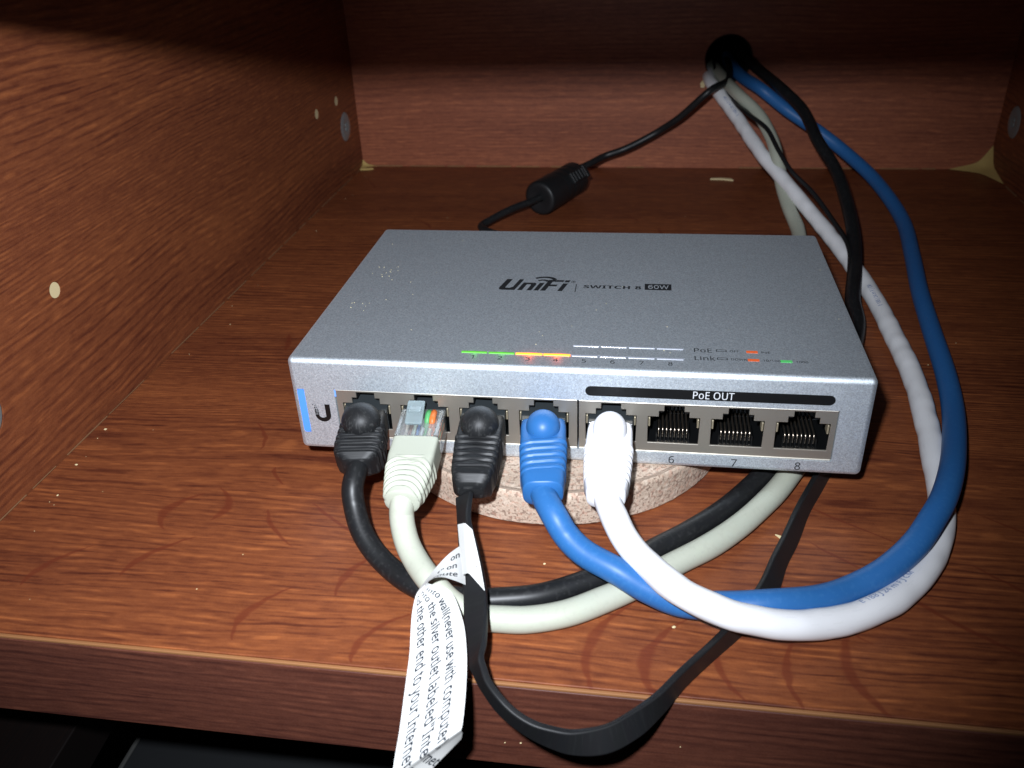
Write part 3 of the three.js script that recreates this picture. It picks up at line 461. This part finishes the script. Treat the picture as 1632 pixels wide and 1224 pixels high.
// power cord with its ferrite cylinder
const pc = tag(group('power_cord'), 'thin black power cord with ferrite core running behind the switch', 'cord');
obj('jacket', cableGeo(PATH.power, 1.75, 260), M.blackC, pc);
{
  const A = V(-38.4, 9.1, -167.5), B = V(-17.2, 11.0, -221), d = B.clone().sub(A), L = d.length();
  const a = V(-35.6, 8.7, -174), b = V(-20.3, 9.9, -207), dir = b.clone().sub(a), len = dir.length(), q = new THREE.Quaternion().setFromUnitVectors(V(0, 1, 0), dir.clone().normalize());
  const lathe = (pr) => new THREE.LatheGeometry(pr.map(([r, y]) => new THREE.Vector2(r, y)), 48).applyQuaternion(q).translate(a.x, a.y, a.z);
  obj('ferrite_core', lathe([[1.8, 1.2], [5.8, .2], [7.6, .6], [8.6, 1.6], [8.6, len * .42], [8.0, len * .43], [8.0, len * .45], [8.3, len * .46], [8.3, len * .58], [8.0, len * .59], [8.0, len * .61], [8.3, len * .62], [8.3, len * .74], [8, len * .75], [8, len * .77], [8.3, len * .78], [8.3, len - 1.6], [7.6, len - .5], [4.8, len], [1.8, len - .4]]), plastic(C.black, { roughness: .45 }), pc);
  let th = 0, bd = -9; for (let k = 0; k < 72; k++) { const w = V(Math.sin(k / 36 * Math.PI), 0, Math.cos(k / 36 * Math.PI)).applyQuaternion(q).dot(V(.75, .6, .3)); if (w > bd) { bd = w; th = k / 36 * Math.PI; } }
  obj('ferrite_clip', [rbox(6, len * .34, 1.8, .5, 0, len * .74, 8.5), ...[0, 1, 2, 3].map((k) => rbox(5, 1.1, 1.2, .4, 0, len * (.62 + .075 * k), 9.5, 2)), rbox(7, 2.6, 2.4, .6, 0, len * .93, 8.6)].map((g) => g.rotateY(th).applyQuaternion(q).translate(a.x, a.y, a.z)), plastic(C.black, { roughness: .5 }), pc);
}

// ------------------------------------------------------------------ paper tag on the flat cable
function tagTexture(draw, w, h) { const cv = document.createElement('canvas'); cv.width = w; cv.height = h; const x = cv.getContext('2d'); x.fillStyle = '#d2d2cf'; x.fillRect(0, 0, w, h); x.fillStyle = x.strokeStyle = '#161d28'; x.lineWidth = 5; x.lineJoin = 'round'; draw(x); const t = new THREE.CanvasTexture(cv); t.colorSpace = THREE.SRGBColorSpace; t.anisotropy = 8; return new THREE.MeshStandardMaterial({ map: t, roughness: .7, side: THREE.DoubleSide }); }
const pt = tag(group('cable_tag'), 'white printed paper tag wrapped round the flat black cable, hanging over the shelf edge', 'tag');
{
  const Lc = new THREE.CatmullRomCurve3(pts(PATH.tag_left), false, 'centripetal'), Rc = new THREE.CatmullRomCurve3(pts(PATH.tag_right), false, 'centripetal'), K = PATH.tag_left.length - 1;
  const strip = (i0, i1, n) => {
    const P = [], uv = [], idx = [], m = 10; let sL = 0, sR = 0, pl = null, pr = null;
    for (let i = 0; i <= n; i++) {
      const t = (i0 + (i1 - i0) * i / n) / K, l = Lc.getPoint(t), r = Rc.getPoint(t); if (pl) { sL += l.distanceTo(pl); sR += r.distanceTo(pr); } pl = l; pr = r;
      for (let j = 0; j <= m; j++) { const p = l.clone().lerp(r, j / m); P.push(p.x, p.y, p.z); uv.push(j / m, sL + (sR - sL) * j / m); }
    }
    for (let i = 0; i < n; i++) for (let j = 0; j < m; j++) { const a = i * (m + 1) + j, b = a + m + 1; idx.push(a, b, a + 1, b, b + 1, a + 1); }
    const g = new THREE.BufferGeometry(); g.setAttribute('position', new THREE.Float32BufferAttribute(P, 3)); g.setAttribute('uv', new THREE.Float32BufferAttribute(uv, 2)); g.setIndex(idx); g.computeVertexNormals();
    g.userData.len = [sL, sR]; return g;
  };
  const norm = (g, len) => { const u = g.attributes.uv; for (let i = 0; i < u.count; i++) u.setY(i, 1 - u.getY(i) / len); return g; };
  const LEN = 48;
  // three lines of print running down the strip
  const long = tagTexture((x) => {
    x.save(); x.translate(0, 0); x.rotate(Math.PI / 2); x.font = '116px sans-serif';
    const line = (s, off, y, w) => { x.save(); x.translate(off, -y); const k = w / x.measureText(s).width; x.scale(k, 1); x.fillText(s, 0, 0); x.strokeText(s, 0, 0); x.restore(); };
    line('into wall(never use with computer),', 64, 330, 1290); line('nto the silver outlet labeled"Internet', 44, 198, 1420); line('nd the other end to your Internet router', 40, 64, 1500);
    x.restore();
  }, 512, 1600);
  obj('paper_strip', norm(strip(4, 13, 120), LEN), long, pt).userData.label = 'long hanging strip with three lines of print';
  const short = tagTexture((x) => { // canvas x = across the strip from its upper edge, y = along it from the cable; it reads towards the cable
    x.font = '104px sans-serif'; x.translate(0, 640); x.rotate(-Math.PI / 2);
    const line = (s, off, y) => { x.fillText(s, off, y); x.strokeText(s, off, y); };
    line('one', 470, 150); line('t" on', 330, 290); line('et route', 190, 430);
  }, 512, 640);
  const g1 = strip(0, 4, 50); norm(g1, 22); obj('paper_strip', g1, short, pt).userData.label = 'short curled strip beside the cable';
  // folded sleeve round the cable
  const sv = PATH.sleeve.map(pts), P = [], uv = [], idx = [], n = 12, m = 12;
  const rows = [0, 1, 2].map((j) => new THREE.CatmullRomCurve3(sv.map((r) => r[j])));
  for (let i = 0; i <= n; i++) { const a = rows.map((c) => c.getPoint(i / n)); for (let j = 0; j <= m; j++) { const q = j / m, k = .38; const p = q < k ? a[0].clone().lerp(a[1], q / k) : a[1].clone().lerp(a[2], (q - k) / (1 - k)); P.push(p.x, p.y, p.z); uv.push(q, 1 - i / n); } }
  for (let i = 0; i < n; i++) for (let j = 0; j < m; j++) { const a = i * (m + 1) + j, b = a + m + 1; idx.push(a, b, a + 1, b, b + 1, a + 1); }
  const g = new THREE.BufferGeometry(); g.setAttribute('position', new THREE.Float32BufferAttribute(P, 3)); g.setAttribute('uv', new THREE.Float32BufferAttribute(uv, 2)); g.setIndex(idx); g.computeVertexNormals();
  const st = tagTexture((x) => { x.font = '84px sans-serif'; x.save(); x.translate(360, 300); x.rotate(.1); x.fillText('c', 30, 60); x.fillText('n', 40, 160); x.restore(); }, 512, 512);
  obj('sleeve', g, st, pt);
}

// ------------------------------------------------------------------ crumbs and dust
const chip = (name, label, g, x, y, z, turn) => { const m = obj(name, g.rotateX(-Math.PI / 2).rotateY(turn).translate(0, .15, 0), M.pale, null, [x, y, z]); tag(m, label, 'wood chip'); return m; };
chip('wood_chip', 'tiny curved pale wood shaving beside the flat cable on the shelf', scrap([[0, 0], [1.2, -.5], [2.2, -.5], [3.2, .3], [2.2, .1], [1.2, .2]], .25), 53.4, 0, 60, -.5);
chip('wood_chip_001', 'flat pale wood chip lying near the back wall below the cable hole', scrap([[0, 0], [6, .5], [12, -.8], [11, 2], [5, 2.6], [.5, 1.4]], .5), 50.4, 0, -236, -.1);
{
  const parts = []; const put = (x, y, z, s) => parts.push(new THREE.IcosahedronGeometry(s, 0).scale(1.4, .7, 1).rotateY(rnd() * 6).translate(x, y, z));
  for (const [x, z] of [[-3, 76.7], [28, 94], [-146, 49], [-142.6, 63.5], [-148, 30]]) put(x, .15, z, .25 + rnd() * .2);
  for (let i = 0; i < 36; i++) put(XL + 4 + rnd() * 330, .1, -240 + rnd() * 350, .07 + rnd() * .12);
  for (let i = 0; i < 5; i++) put(-140 + rnd() * 200, -2 - rnd() * 22, ZF + .05, .1 + rnd() * .14);
  for (let i = 0; i < 14; i++) put(-150 + rnd() * 14, .15, ZB + 20 + rnd() * 330, .08 + rnd() * .16);
  const d = obj('dust_specks', parts, M.pale); d.userData.kind = 'stuff'; d.userData.label = 'pale dust specks scattered over the wooden shelf'; d.userData.category = 'dust';
  const q = []; const c = Math.cos(TURN), s = Math.sin(TURN);
  const on = (x, z, r) => q.push(new THREE.IcosahedronGeometry(r, 0).scale(1.3, .5, 1).translate(c * x + s * z, SWY + HH + .05, -s * x + c * z));
  for (let i = 0; i < 16; i++) on(-63 + (rnd() - .5) * 8, -8 + (rnd() - .5) * 12, .06 + rnd() * .1);
  for (let i = 0; i < 9; i++) on(-64 + (rnd() - .5) * 6, 16 + (rnd() - .5) * 6, .06 + rnd() * .1);
  for (let i = 0; i < 26; i++) on(-72 + rnd() * 144, -46 + rnd() * 92, .05 + rnd() * .07);
  const e = obj('dust_specks_001', q, M.pale); e.userData.kind = 'stuff'; e.userData.label = 'pale dust specks on the left of the switch top'; e.userData.category = 'dust';
}
renderer.render(scene, camera);
